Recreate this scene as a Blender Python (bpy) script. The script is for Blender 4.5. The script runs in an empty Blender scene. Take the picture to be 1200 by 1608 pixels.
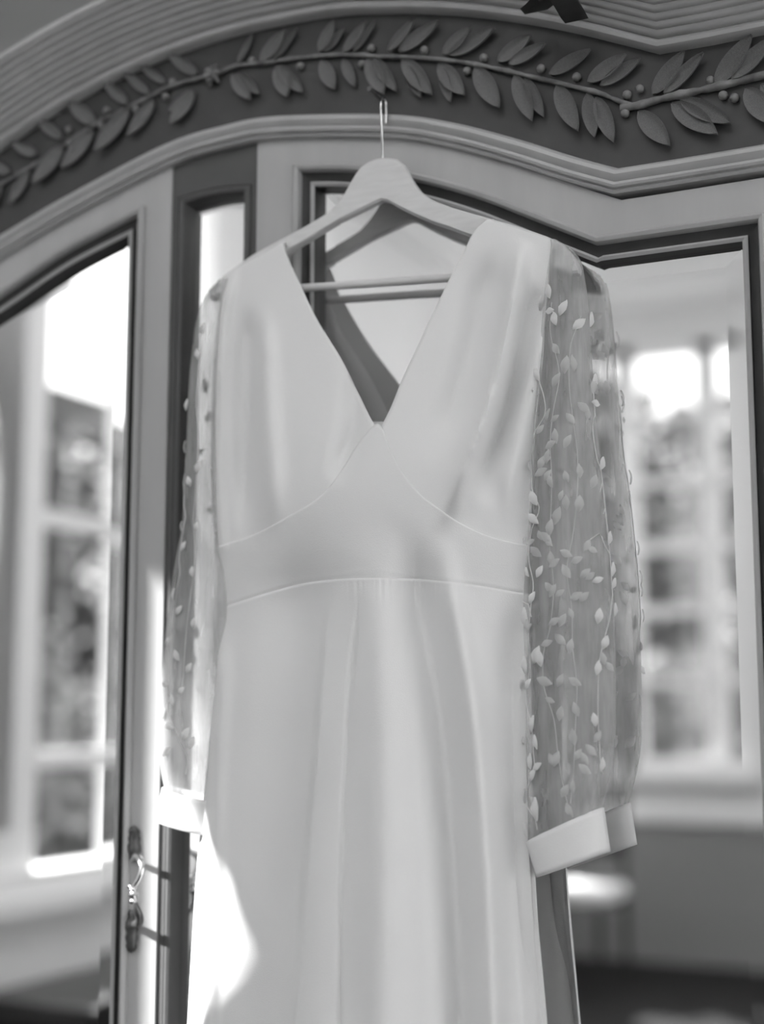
import bpy, math, random
from math import sin, cos, tan, radians, sqrt, pi, atan2
from mathutils import Vector, Matrix
random.seed(7)
SC = bpy.context.scene
COL = SC.collection

# ------------------------------------------------------------------ camera
FPX = 80.0 / 56.0 * 1608.0            # focal length in pixels of the 1200x1608 frame
YAW, PIT, DIST = radians(26), radians(8), 1.55
FW = Vector((-sin(YAW) * cos(PIT), cos(YAW) * cos(PIT), sin(PIT)))
RT = Vector((cos(YAW), sin(YAW), 0))
UP = RT.cross(FW)
CAM = Vector((0, 0, 1.56)) - DIST * FW
cd = bpy.data.cameras.new('camera')
cam = bpy.data.objects.new('camera', cd)
COL.objects.link(cam)
cd.sensor_fit = 'VERTICAL'; cd.sensor_height = 56.0; cd.sensor_width = 41.8; cd.lens = 80.0
cam.matrix_world = Matrix((RT, UP, -FW)).transposed().to_4x4()
cam.location = CAM
cd.clip_start = 0.05; cd.clip_end = 200
cd.dof.use_dof = True; cd.dof.focus_distance = 1.45; cd.dof.aperture_fstop = 2.8
SC.camera = cam

# ------------------------------------------------------------------ sky, sun, exposure
w = bpy.data.worlds.new('sky'); SC.world = w; w.use_nodes = True
bg = w.node_tree.nodes['Background']
bg.inputs[0].default_value = (1, 1, 1, 1); bg.inputs[1].default_value = 2.5
SUN_AZ, SUN_EL = radians(52), radians(33)
TOSUN = Vector((-sin(SUN_AZ) * cos(SUN_EL), -cos(SUN_AZ) * cos(SUN_EL), sin(SUN_EL)))
sl = bpy.data.lights.new('sun', 'SUN'); sl.energy = 18.0; sl.angle = radians(0.4)
so = bpy.data.objects.new('sun', sl); COL.objects.link(so)
so.rotation_euler = TOSUN.to_track_quat('Z', 'Y').to_euler(); so.location = (-6, -6, 6)
SC.view_settings.view_transform = 'Standard'; SC.view_settings.look = 'None'
SC.view_settings.gamma = 1.0; SC.view_settings.use_curve_mapping = False
SC.view_settings.exposure = 0.42
SC.cycles.caustics_reflective = True; SC.cycles.caustics_refractive = False
SC.cycles.max_bounces = 10; SC.cycles.diffuse_bounces = 5; SC.cycles.transparent_max_bounces = 24
SC.cycles.sample_clamp_indirect = 6.0

# ------------------------------------------------------------------ helpers
def at(px, py, y):
    d = FW + (px - 600) / FPX * RT + (804 - py) / FPX * UP
    return CAM + d * ((y - CAM.y) / d.y)

def lerp(a, b, t): return a + (b - a) * t

def ip(tab, t):
    """piecewise smooth (monotone) interpolation of a table of (t, v)"""
    n = len(tab)
    if t <= tab[0][0]:
        (a, b), (c, d) = tab[0], tab[1]; return b
    if t >= tab[-1][0]:
        return tab[-1][1]
    for i in range(n - 1):
        if t <= tab[i + 1][0]:
            x0, y0 = tab[i]; x1, y1 = tab[i + 1]; h = x1 - x0
            s = (y1 - y0) / h
            m0 = s if i == 0 else ((s + (y0 - tab[i-1][1]) / (x0 - tab[i-1][0])) / 2)
            m1 = s if i == n - 2 else ((s + (tab[i+2][1] - y1) / (tab[i+2][0] - x1)) / 2)
            u = (t - x0) / h
            return ((2*u**3 - 3*u*u + 1) * y0 + (u**3 - 2*u*u + u) * h * m0
                    + (-2*u**3 + 3*u*u) * y1 + (u**3 - u*u) * h * m1)

def smooth_path(pts, step):
    """Catmull-Rom through 2-D or 3-D points, resampled to about `step`"""
    pts = [Vector(p) for p in pts]
    if len(pts) == 2:
        n = max(1, int((pts[1] - pts[0]).length / step)); return [pts[0].lerp(pts[1], k / n) for k in range(n + 1)]
    out = []
    for i in range(len(pts) - 1):
        p1, p2 = pts[i], pts[i + 1]
        p0 = pts[i - 1] if i else p1 * 2 - p2
        p3 = pts[i + 2] if i + 2 < len(pts) else p2 * 2 - p1
        n = max(1, int((p2 - p1).length / step))
        for k in range(n):
            t = k / n
            out.append(0.5 * ((2 * p1) + (p2 - p0) * t + (2*p0 - 5*p1 + 4*p2 - p3) * t*t + (3*p1 - p0 - 3*p2 + p3) * t**3))
    out.append(pts[-1])
    return out

WORLD_OF = {}
def mk(name, verts, faces, mat, parent=None, smooth=None, share=None):
    me = share
    if me is None:
        me = bpy.data.meshes.new(name)
        me.from_pydata([tuple(v) for v in verts], [], faces)
        me.validate(); me.update()
        if mat is not None: me.materials.append(mat)
        if smooth is not None:
            for p in me.polygons: p.use_smooth = True
            me.set_sharp_from_angle(angle=radians(smooth))
    o = bpy.data.objects.new(name, me); COL.objects.link(o)
    if parent is not None: attach(o, parent)
    return o

def attach(o, parent):
    o.parent = parent
    if parent.name in WORLD_OF: o.matrix_parent_inverse = WORLD_OF[parent.name].inverted()

def empty(name, loc, label=None, cat=None, group=None, kind=None):
    o = bpy.data.objects.new(name, None); COL.objects.link(o); o.location = loc
    o.empty_display_size = 0.1
    WORLD_OF[o.name] = Matrix.Translation(loc)
    return tag(o, label, cat, group, kind)

def tag(o, label=None, cat=None, group=None, kind=None):
    if label: o['label'] = label
    if cat: o['category'] = cat
    if group: o['group'] = group
    if kind: o['kind'] = kind
    return o

class MB:
    """collects shapes into one mesh"""
    def __init__(s): s.v = []; s.f = []
    def add(s, v, f):
        b = len(s.v); s.v += [Vector(p) for p in v]; s.f += [tuple(i + b for i in q) for q in f]; return s
    def box(s, a, b, c=0.0):
        x0, y0, z0 = (min(a[i], b[i]) for i in range(3)); x1, y1, z1 = (max(a[i], b[i]) for i in range(3))
        if c <= 0:
            return s.add([(x0,y0,z0),(x1,y0,z0),(x1,y1,z0),(x0,y1,z0),(x0,y0,z1),(x1,y0,z1),(x1,y1,z1),(x0,y1,z1)],
                         [(0,3,2,1),(4,5,6,7),(0,1,5,4),(1,2,6,5),(2,3,7,6),(3,0,4,7)])
        import bmesh
        bm = bmesh.new(); bmesh.ops.create_cube(bm, size=1)
        for v in bm.verts:
            v.co = Vector(((x0+x1)/2 + v.co.x*(x1-x0), (y0+y1)/2 + v.co.y*(y1-y0), (z0+z1)/2 + v.co.z*(z1-z0)))
        bmesh.ops.bevel(bm, geom=list(bm.edges), offset=c, segments=1, affect='EDGES')
        bm.verts.index_update()
        s.add([v.co.copy() for v in bm.verts], [[v.index for v in f.verts] for f in bm.faces]); bm.free(); return s
    def tube(s, pts, r, n=8, cap=True):
        pts = [Vector(p) for p in pts]; m = len(pts)
        rs = r if isinstance(r, (list, tuple)) else [r] * m
        ref = Vector((0, 1, 0)); rings = []
        for i, p in enumerate(pts):
            t = (pts[min(i + 1, m - 1)] - pts[max(i - 1, 0)]).normalized()
            if abs(t.dot(ref)) > 0.95: ref = Vector((1, 0, 0)) if abs(t.x) < 0.9 else Vector((0, 0, 1))
            a = (ref - t * ref.dot(t)).normalized(); b = t.cross(a); ref = a
            rings.append([p + (a * cos(2*pi*k/n) + b * sin(2*pi*k/n)) * rs[i] for k in range(n)])
        v = [q for ring in rings for q in ring]; f = []
        for i in range(m - 1):
            for k in range(n):
                f.append((i*n+k, i*n+(k+1) % n, (i+1)*n+(k+1) % n, (i+1)*n+k))
        if cap: f.append(tuple(range(n))[::-1]); f.append(tuple((m-1)*n + k for k in range(n)))
        return s.add(v, f)
    def lathe(s, c, prof, n=16, axis='Z'):
        """prof: (radius, height) pairs"""
        v = []; f = []; m = len(prof)
        for r, h in prof:
            for k in range(n):
                a = 2*pi*k/n
                q = (r*cos(a), r*sin(a), h) if axis == 'Z' else (r*cos(a), h, r*sin(a))
                v.append(Vector(c) + Vector(q))
        for i in range(m - 1):
            for k in range(n): f.append((i*n+k, i*n+(k+1) % n, (i+1)*n+(k+1) % n, (i+1)*n+k))
        f.append(tuple(range(n))[::-1]); f.append(tuple((m-1)*n+k for k in range(n)))
        return s.add(v, f)
    def grid(s, rows):
        n = len(rows[0]); v = [p for r in rows for p in r]; f = []
        for i in range(len(rows) - 1):
            for k in range(n - 1): f.append((i*n+k, i*n+k+1, (i+1)*n+k+1, (i+1)*n+k))
        return s.add(v, f)
    def build(s, name, mat, parent=None, smooth=None): return mk(name, s.v, s.f, mat, parent, smooth)

def offsets(path):
    """in-plane mitre normals of an (x, z) path walked left to right: up side positive"""
    n = len(path); out = []
    for i in range(n):
        ns = []
        for a, b in ((i - 1, i), (i, i + 1)):
            if a >= 0 and b < n:
                d = (path[b] - path[a]).normalized(); ns.append(Vector((-d.y, d.x)))
        m = sum(ns, Vector((0, 0))); m.normalize()
        out.append(m / max(0.4, m.dot(ns[0])))
    return out

def sweep(name, path, prof, mat, parent, smooth=35):
    """moulding: profile (a outward in the plane, y depth) along an (x, z) path"""
    nm = offsets(path); m = len(prof); v = []; f = []
    for p, q in zip(path, nm):
        for a, y in prof:
            v.append((p.x + q.x * a, y, p.y + q.y * a))
    for i in range(len(path) - 1):
        for k in range(m):
            k2 = (k + 1) % m
            f.append((i*m+k, i*m+k2, (i+1)*m+k2, (i+1)*m+k))
    f.append(tuple(range(m))[::-1]); f.append(tuple((len(path)-1)*m+k for k in range(m)))
    return mk(name, v, f, mat, parent, smooth)

# ------------------------------------------------------------------ materials (all neutral: the picture is black and white)
def material(name, col, rough=0.5, spec=0.4, noise=0.0, nscale=20.0, bump=0.0, bscale=200.0, metal=0.0, transl=0.0, stretch=None):
    m = bpy.data.materials.new(name); m.use_nodes = True
    nt = m.node_tree; b = nt.nodes['Principled BSDF']
    b.inputs['Base Color'].default_value = (col, col, col, 1); b.inputs['Roughness'].default_value = rough
    b.inputs['Specular IOR Level'].default_value = spec; b.inputs['Metallic'].default_value = metal
    tc = nt.nodes.new('ShaderNodeTexCoord'); src = tc.outputs['Object']
    if stretch:
        mp = nt.nodes.new('ShaderNodeMapping'); mp.inputs['Scale'].default_value = stretch
        nt.links.new(src, mp.inputs[0]); src = mp.outputs[0]
    if noise:
        nz = nt.nodes.new('ShaderNodeTexNoise'); nz.inputs['Scale'].default_value = nscale; nz.inputs['Detail'].default_value = 6
        cr = nt.nodes.new('ShaderNodeValToRGB')
        lo, hi = max(0, col * (1 - noise)), min(1, col * (1 + noise))
        cr.color_ramp.elements[0].position = 0.3; cr.color_ramp.elements[0].color = (lo, lo, lo, 1)
        cr.color_ramp.elements[1].position = 0.72; cr.color_ramp.elements[1].color = (hi, hi, hi, 1)
        nt.links.new(src, nz.inputs['Vector']); nt.links.new(nz.outputs['Fac'], cr.inputs[0]); nt.links.new(cr.outputs[0], b.inputs['Base Color'])
    if bump:
        n2 = nt.nodes.new('ShaderNodeTexNoise'); n2.inputs['Scale'].default_value = bscale; n2.inputs['Detail'].default_value = 4
        bp = nt.nodes.new('ShaderNodeBump'); bp.inputs['Strength'].default_value = bump; bp.inputs['Distance'].default_value = 0.001
        nt.links.new(src, n2.inputs['Vector']); nt.links.new(n2.outputs['Fac'], bp.inputs['Height']); nt.links.new(bp.outputs[0], b.inputs['Normal'])
    if transl:
        tr = nt.nodes.new('ShaderNodeBsdfTranslucent'); tr.inputs[0].default_value = (col, col, col, 1)
        mx = nt.nodes.new('ShaderNodeMixShader'); mx.inputs[0].default_value = transl
        out = nt.nodes['Material Output']
        nt.links.new(b.outputs[0], mx.inputs[1]); nt.links.new(tr.outputs[0], mx.inputs[2]); nt.links.new(mx.outputs[0], out.inputs[0])
    return m

def sheer(name, col, alpha, spec=False):
    """thin see-through sheet: part of the light passes, the rest is scattered (cloth) or mirrored (glass)"""
    m = bpy.data.materials.new(name); m.use_nodes = True; nt = m.node_tree
    for n in list(nt.nodes):
        if n.type != 'OUTPUT_MATERIAL': nt.nodes.remove(n)
    out = nt.nodes['Material Output']
    tp = nt.nodes.new('ShaderNodeBsdfTransparent'); mx = nt.nodes.new('ShaderNodeMixShader'); mx.inputs[0].default_value = alpha
    nt.links.new(tp.outputs[0], mx.inputs[1])
    if spec:
        g = nt.nodes.new('ShaderNodeBsdfGlossy'); g.inputs['Roughness'].default_value = 0.02; nt.links.new(g.outputs[0], mx.inputs[2])
    else:
        d = nt.nodes.new('ShaderNodeBsdfDiffuse'); t = nt.nodes.new('ShaderNodeBsdfTranslucent'); m2 = nt.nodes.new('ShaderNodeMixShader')
        for q in (d, t): q.inputs[0].default_value = (col, col, col, 1)
        m2.inputs[0].default_value = 0.4
        nt.links.new(d.outputs[0], m2.inputs[1]); nt.links.new(t.outputs[0], m2.inputs[2]); nt.links.new(m2.outputs[0], mx.inputs[2])
    nt.links.new(mx.outputs[0], out.inputs[0])
    return m

M_PAINT = material('cabinet_paint', 0.39, 0.45, 0.35, noise=0.06, nscale=30, bump=0.15, bscale=150, stretch=(1, 1, 0.15))
M_DARK = material('cabinet_dark_paint', 0.055, 0.5, 0.3, noise=0.12, nscale=25, bump=0.2, bscale=120)
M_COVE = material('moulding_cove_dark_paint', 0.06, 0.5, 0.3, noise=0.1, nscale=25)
M_MID = material('panel_dark_tone', 0.085, 0.5, 0.3, noise=0.06, nscale=25, bump=0.15, bscale=150)  # darker base tone on the middle panel frame
M_CROWN = material('crown_paint', 0.42, 0.5, 0.3, noise=0.06, nscale=30, bump=0.1)
M_LEAF = material('carved_leaf_worn_paint', 0.16, 0.55, 0.3, noise=0.45, nscale=60, bump=0.5, bscale=220)
M_RIBBON = material('carved_ribbon_paint', 0.055, 0.5, 0.3, noise=0.15, nscale=60)
M_MIRROR = material('mirror_silver', 0.84, 0.0, 0.5, metal=1.0)
M_BRONZE = material('aged_bronze', 0.10, 0.35, 0.5, metal=0.6, noise=0.5, nscale=80)
M_BRASS = material('polished_brass', 0.7, 0.18, 0.5, metal=1.0)
M_STEEL = material('hook_steel', 0.75, 0.15, 0.5, metal=1.0)
M_HANGER = material('hanger_wood', 0.62, 0.4, 0.4, noise=0.05, nscale=40, stretch=(1, 6, 6))
M_DRESS = material('dress_crepe', 0.76, 0.6, 0.25, bump=0.25, bscale=900, transl=0.04)
M_TULLE = sheer('sleeve_tulle', 0.60, 0.40)
nt = M_TULLE.node_tree                 # the net gathers into denser vertical streaks
tcn, mpn, nzn, crn = (nt.nodes.new(k) for k in ('ShaderNodeTexCoord', 'ShaderNodeMapping', 'ShaderNodeTexNoise', 'ShaderNodeMapRange'))
mpn.inputs['Scale'].default_value = (1, 1, .14); nzn.inputs['Scale'].default_value = 90; nzn.inputs['Detail'].default_value = 5
crn.inputs[1].default_value = .3; crn.inputs[2].default_value = .7; crn.inputs[3].default_value = .24; crn.inputs[4].default_value = .56
nt.links.new(tcn.outputs['Object'], mpn.inputs[0]); nt.links.new(mpn.outputs[0], nzn.inputs['Vector']); nt.links.new(nzn.outputs['Fac'], crn.inputs[0])
nt.links.new(crn.outputs[0], next(n for n in nt.nodes if n.type == 'MIX_SHADER' and n.outputs[0].links and n.outputs[0].links[0].to_node.type == 'OUTPUT_MATERIAL').inputs[0])
M_EMB = material('embroidery_thread', 0.72, 0.6, 0.2, transl=0.2)
M_WALL = material('wall_plaster', 0.8, 0.7, 0.2, noise=0.03, nscale=3)
M_WALLBACK = material('wall_paper_grey', 0.24, 0.7, 0.2, noise=0.05, nscale=3)
M_CEIL = material('ceiling_plaster', 0.88, 0.8, 0.2)
M_WHITE = material('window_white_paint', 0.88, 0.4, 0.4)
M_FLOOR = material('floor_dark_boards', 0.02, 0.6, 0.12, noise=0.4, nscale=6, stretch=(1, 8, 1))
M_WAINS = material('wainscot_grey_paint', 0.32, 0.5, 0.3, noise=0.05, nscale=10)
M_GLASS = sheer('window_glass', 1.0, 0.06, spec=True)
M_CURT = material('curtain_linen', 0.6, 0.8, 0.1, transl=0.1)
M_FOL = [material('foliage_%d' % k, c, 0.6, 0.3, noise=0.6, nscale=3) for k, c in enumerate((0.09, 0.14, 0.24))]
M_BARK = material('bark', 0.05, 0.9, 0.1)
M_LAWN = material('lawn', 0.06, 0.9, 0.1, noise=0.3, nscale=4)
M_DWOOD = material('dark_furniture_wood', 0.03, 0.3, 0.5, noise=0.3, nscale=8)
M_UPH = material('seat_white_linen', 0.8, 0.8, 0.1)
M_VASE = material('dark_vase_glaze', 0.05, 0.2, 0.5)
M_TRANSOM = material('transom_backlit_tone', 0.05, 0.6, 0.2)  # dark tone stands in for the transom's backlit shade

# ------------------------------------------------------------------ room shell
XL, XR, YB, YF, ZC = -2.4, 3.2, -6.8, 0.52, 3.9
def struct(name, mb, mat, smooth=None):
    o = mb.build(name, mat, None, smooth); o['kind'] = 'structure'; return o
struct('floor', MB().box((XL - .12, YB - .12, -.1), (XR + .12, YF + .12, 0)), M_FLOOR)
SKX, SKY = (-1.3, 1.3), (-5.4, -1.3)      # roof light added to the ceiling to brighten the room
struct('ceiling', MB().box((XL - .12, YB - .12, ZC), (XR + .12, SKY[0], ZC + .1)).box((XL - .12, SKY[1], ZC), (XR + .12, YF + .12, ZC + .1))
       .box((XL - .12, SKY[0], ZC), (SKX[0], SKY[1], ZC + .1)).box((SKX[1], SKY[0], ZC), (XR + .12, SKY[1], ZC + .1)), M_CEIL)
struct('wall_front', MB().box((XL - .12, YF, 0), (XR + .12, YF + .12, ZC)), M_WALLBACK)
struct('wall_right', MB().box((XR, YB, 0), (XR + .12, YF, ZC)), M_WALL)
# back wall: a band of windows over a beadboard wainscot
BW = [(-2.28, -0.72), (-0.48, 1.08), (1.32, 2.88)]
SILL, HEAD = 1.04, 3.5
mb = MB().box((XL, YB - .12, 0), (XR, YB, SILL)).box((XL, YB - .12, HEAD), (XR, YB, ZC))
xs = [XL] + [v for a in BW for v in a] + [XR]
for k in range(0, len(xs), 2): mb.box((xs[k], YB - .12, SILL), (xs[k + 1], YB, HEAD))
struct('wall_back', mb, M_WALL)
# left wall: window bay and an added opening, coordinates u = -y
LW, LW_ADD = (1.64, 3.40), (5.95, 6.65); LS, LH = 0.80, 3.55
mb = MB().box((XL - .12, YB, 0), (XL, YF, LS)).box((XL - .12, YB, LH), (XL, YF, ZC))
mb.box((XL - .12, -LW[0], LS), (XL, YF, LH)).box((XL - .12, YB, LS), (XL, -LW_ADD[1], LH)).box((XL - .12, -LW_ADD[0], LS), (XL, -LW[1], LH))
struct('wall_left', mb, M_WALL)
def cornice(name, a, b, inward):
    d = Vector(b) - Vector(a); m = MB()
    n = Vector(inward)
    prof = [(0, 0), (0.05, 0), (0.06, .03), (0.10, .05), (0.13, .10), (0.16, .11), (0.16, .16), (0, .16)]
    rows = []
    for base in (Vector(a), Vector(b)):
        rows.append([base + n * p + Vector((0, 0, ZC - .16 + h)) for p, h in prof] + [base + n * prof[0][0] + Vector((0, 0, ZC - .16))])
    m.grid(rows); return struct(name, m, M_CEIL)
cornice('trim_1', (XL, YB, 0), (XR, YB, 0), (0, 1, 0))
cornice('trim_2', (XL, YF, 0), (XL, YB, 0), (1, 0, 0))
struct('baseboard_left', MB().box((XL, YB, 0), (XL + .02, YF, .15), .004), M_WHITE)
# wainscot on the back wall: cap rail and separate beadboards
wb = struct('trim_3', MB().box((XL, YB, .76), (XR, YB + .05, .85), .01), M_WHITE)
board = None
nb = 92
for k in range(nb):
    x = XL + (k + .5) * (XR - XL) / nb
    if board is None:
        hw = (XR - XL) / nb / 2
        bm_ = MB().add([(-hw,0,0),(-hw+.004,.008,0),(-hw+.016,.016,0),(hw-.004,.016,0),(hw,.008,0),(hw,0,0),
                        (-hw,0,.76),(-hw+.004,.008,.76),(-hw+.016,.016,.76),(hw-.004,.016,.76),(hw,.008,.76),(hw,0,.76)],
                       [(k2, k2+1, k2+7, k2+6) for k2 in range(5)] + [(6,7,8,9,10,11)])
        o = bm_.build('board', M_WAINS, wb); board = o.data
    else:
        o = mk('board', None, None, None, wb, share=board)
    o.location = (x, YB + .001, 0)

PANES = {}
def window(idx, origin, ux, uy, w0, cols, h0, h1, rows, post=0.12, rail=0.055, depth=0.07, out=(0, -1, 0), skip_rows=()):
    """cols: list of (a, b) clear widths along ux measured from origin; rows: heights of the muntins"""
    U, N = Vector(ux), Vector(out)
    def slab(m, a0, a1, z0, z1, d0, d1):
        p = Vector(origin) + U * a0 + N * d0 + Vector((0, 0, z0)); q = Vector(origin) + U * a1 + N * d1 + Vector((0, 0, z1))
        m.box(p, q)
    fr = MB()
    edges = [w0[0]] + [v for c in cols for v in c] + [w0[1]]
    for k in range(0, len(edges), 2):
        if edges[k + 1] > edges[k]: slab(fr, edges[k], edges[k + 1], h0, h1, -.01, depth)
    slab(fr, w0[0], w0[1], h1 - .06, h1, -.01, depth)
    slab(fr, w0[0], w0[1], h0, h0 + .07, -.06, depth)
    root = fr.build('window_%d' % idx, M_WHITE); root['kind'] = 'structure'
    slm = MB(); slab(slm, w0[0] - .05, w0[1] + .05, h0 - .05, h0, -.10, .02); slm.build('window_sill', M_WHITE, root)
    for ci, (a, b) in enumerate(cols):
        rr = rows if ci not in skip_rows else skip_rows[ci]
        zs = [h0 + .07] + list(rr) + [h1 - .06]
        for z in rr:
            m = MB(); slab(m, a, b, z - rail / 2, z + rail / 2, .0, depth * .8); m.build('muntin', M_WHITE, root)
        for z0, z1 in zip(zs[:-1], zs[1:]):
            m = MB(); slab(m, a, b, z0, z1, .028, .032); m.build('pane', M_GLASS, root)
    return root
for i, (a, b) in enumerate(BW):
    cw = (b - a - 4 * .12) / 3
    cols = [(a + .12 + k * (cw + .12), a + .12 + k * (cw + .12) + cw) for k in range(3)]
    window(i + 1, (0, YB, 0), (1, 0, 0), None, (a, b), cols, SILL, HEAD, (1.55, 1.95, 2.31, 2.69, 3.07))
window(4, (XL, 0, 0), (0, -1, 0), None, LW, [(1.645, 2.14), (2.36, 2.79), (2.92, 3.34)], LS, LH, (1.21, 2.0), out=(-1, 0, 0),
       skip_rows={0: (2.2,)})

window(6, (XL, 0, 0), (0, -1, 0), None, LW_ADD, [(6.0, 6.6)], LS, LH, (2.0,), out=(-1, 0, 0))  # unseen window added to let sun reach the chair
# added roof light: kerb, glazing bars and panes
rl = MB()
for a, b in (((SKX[0], SKY[0]), (SKX[1], SKY[0] + .06)), ((SKX[0], SKY[1] - .06), (SKX[1], SKY[1])), ((SKX[0], SKY[0]), (SKX[0] + .06, SKY[1])), ((SKX[1] - .06, SKY[0]), (SKX[1], SKY[1]))):
    rl.box((a[0], a[1], ZC + .02), (b[0], b[1], ZC + .22))
rl = struct('window_5', rl, M_WHITE)
NX, NY = 4, 4
for i in range(NX):
    for j in range(NY):
        x0, x1 = (lerp(SKX[0], SKX[1], (i + q) / NX) for q in (0, 1)); y0, y1 = (lerp(SKY[0], SKY[1], (j + q) / NY) for q in (0, 1))
        MB().box((x0 + .03, y0 + .03, ZC + .20), (x1 - .03, y1 - .03, ZC + .205)).build('pane', M_GLASS, rl)
        if i: MB().box((x0 - .025, y0 + .03, ZC + .15), (x0 + .025, y1 - .03, ZC + .23)).build('glazing_bar', M_WHITE, rl)
        if j: MB().box((x0 + .03, y0 - .025, ZC + .15), (x1 - .03, y0 + .025, ZC + .23)).build('glazing_bar', M_WHITE, rl)

# ------------------------------------------------------------------ the wardrobe
XC = -0.2175                          # its axis of symmetry
LM_TOP = [(-.703, 1.892), (-.655, 1.910), (-.585, 1.9305), (-.516, 1.9515), (-.419, 1.985), (-.281, 2.017), (-.20, 2.0235), (-.13, 2.021), (.01, 1.998), (.085, 1.975), (.157, 1.944), (.225, 1.911), (.268, 1.892)]
LM_TOP = [(-.703, 1.868), (-.62, 1.905), (-.516, 1.943), (-.419, 1.976), (-.281, 2.015), (-.20, 2.0235), (-.13, 2.022), (.01, 1.998), (.085, 1.975), (.157, 1.944), (.225, 1.911), (.268, 1.892)]
FR_TOP = [(-.748, 1.95), (-.64, 2.008), (-.521, 2.059), (-.424, 2.094), (-.311, 2.121), (-.196, 2.133), (-.07, 2.130), (.01, 2.117), (.085, 2.099), (.158, 2.075), (.228, 2.047), (.313, 2.007)]
def full(arch, zl, zr):
    return [Vector((-.93, zl))] + smooth_path(arch, .012) + smooth_path([(arch[-1][0], zr), (.52, zr)], .05)[1:]
P_LM = full(LM_TOP, 1.868, 1.8915)
P_FR = full(FR_TOP, 1.95, 2.0055)
wd = empty('wardrobe', (XC, .22, 0), 'grey painted armoire with an arched carved cornice and mirrored doors', 'wardrobe')

# carcass
ca = MB().box((-.92, .06, .12), (-.90, .46, 1.86)).box((.485, .06, .12), (.505, .46, 1.86)).box((-.92, .44, .12), (.505, .46, 2.0)).box((-.90, .06, .12), (.485, .44, .16))
ca.box((-.92, .045, 1.80), (.505, .46, 1.855))
ca.build('carcass', M_PAINT, wd)
MB().box((-.94, -.02, 0), (.525, .46, .14), .006).build('plinth', M_PAINT, wd)
# frieze board between lower moulding and crown
nz = 61; v = []; f = []
fx = [lerp(-.93, .52, k / 120.0) for k in range(121)] + [.268, .313]; fx.sort()
def z_of(path, x):
    for a, b in zip(path[:-1], path[1:]):
        if a.x <= x <= b.x + 1e-9: return lerp(a.y, b.y, (x - a.x) / max(1e-9, b.x - a.x))
    return path[-1].y
for x in fx:
    z0 = z_of(P_LM, x) - .02; z1 = z_of(P_FR, x) + .02
    v += [(x, -.002, z0), (x, -.002, z1), (x, .04, z1), (x, .04, z0)]
for i in range(len(fx) - 1):
    for k in range(4): f.append((i*4+k, (i+1)*4+k, (i+1)*4+(k+1) % 4, i*4+(k+1) % 4))
frieze = mk('frieze_board', v, f, M_DARK, wd, 30)
# crown: bottom bead, then a sloping face of reeds
prof = [(-.001, .03), (-.001, -.012), (.0015, -.017), (.005, -.0185), (.008, -.017), (.009, -.016)]
a0, y0, a1, y1 = .009, -.018, .050, -.078
nf = 8
for k in range(nf):
    for s in range(5):
        t = (k + s / 5.0) / nf
        hgt = .0015 * sin(pi * s / 5.0) if s else -.0004
        prof.append((lerp(a0, a1, t) - hgt * .8, lerp(y0, y1, t) - hgt * .55))
prof += [(.050, -.080), (.056, -.080), (.056, .03)]
sweep('crown_moulding', P_FR, prof, M_CROWN, wd, 40)
sweep('lower_moulding', P_LM, [(.001, .03), (.001, -.004), (-.001, -.010), (-.004, -.0135), (-.008, -.0145), (-.012, -.0125), (-.0145, -.010), (-.0155, -.0115), (-.018, -.0125), (-.0205, -.011), (-.0215, -.007), (-.0235, -.0075), (-.0255, -.006), (-.026, .03)], M_PAINT, wd, 30)

# two carved ribbon tails lying over the crown
for nm, pts in (('ribbon_tail', [(872, -34, -.085), (862, -6, -.076), (848, 8, -.056), (839, 15, -.038)]), ('ribbon_tail', [(862, -34, -.085), (884, -4, -.076), (897, 18, -.050), (903, 29, -.034)])):
    ps = [at(*p) for p in pts]; hw = .0125
    rws = []
    for dy, in ((-.008,), (.006,)):
        for s in (-1, 1):
            rws.append([p + Vector((s * hw, dy, 0)) for p in ps])
    A, B, Cc, Dd = rws
    mb = MB().grid([A, B]).grid([B, Dd]).grid([Dd, Cc]).grid([Cc, A])
    mb.add([A[0], B[0], Dd[0], Cc[0]], [(0, 1, 2, 3)]).add([A[-1], B[-1], Dd[-1], Cc[-1]], [(3, 2, 1, 0)])
    mb.build(nm, M_RIBBON, wd, 30)

# carved garland: stem, leaves, berries, rosette
GY = -.006
stem_px = [(-60, 325), (0, 290), (50, 262), (110, 222), (160, 190), (200, 170), (240, 150), (272, 134), (333, 118), (370, 104), (420, 98), (480, 90), (540, 86), (600, 89), (660, 91), (720, 97), (780, 108), (840, 122), (900, 136), (940, 146), (975, 160), (990, 166)]
stem_r = [(975, 170), (1000, 166), (1040, 155), (1100, 142), (1160, 128), (1200, 118), (1270, 104)]
st = MB()
for q, r0 in ((stem_px, .0032), (stem_r, .0050)):
    pts = smooth_path([at(x, y, GY) for x, y in q], .006)
    st.tube(pts, [r0 * (.85 + .25 * sin(k * .9) * (k % 3 == 0)) for k in range(len(pts))], 8)
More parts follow.
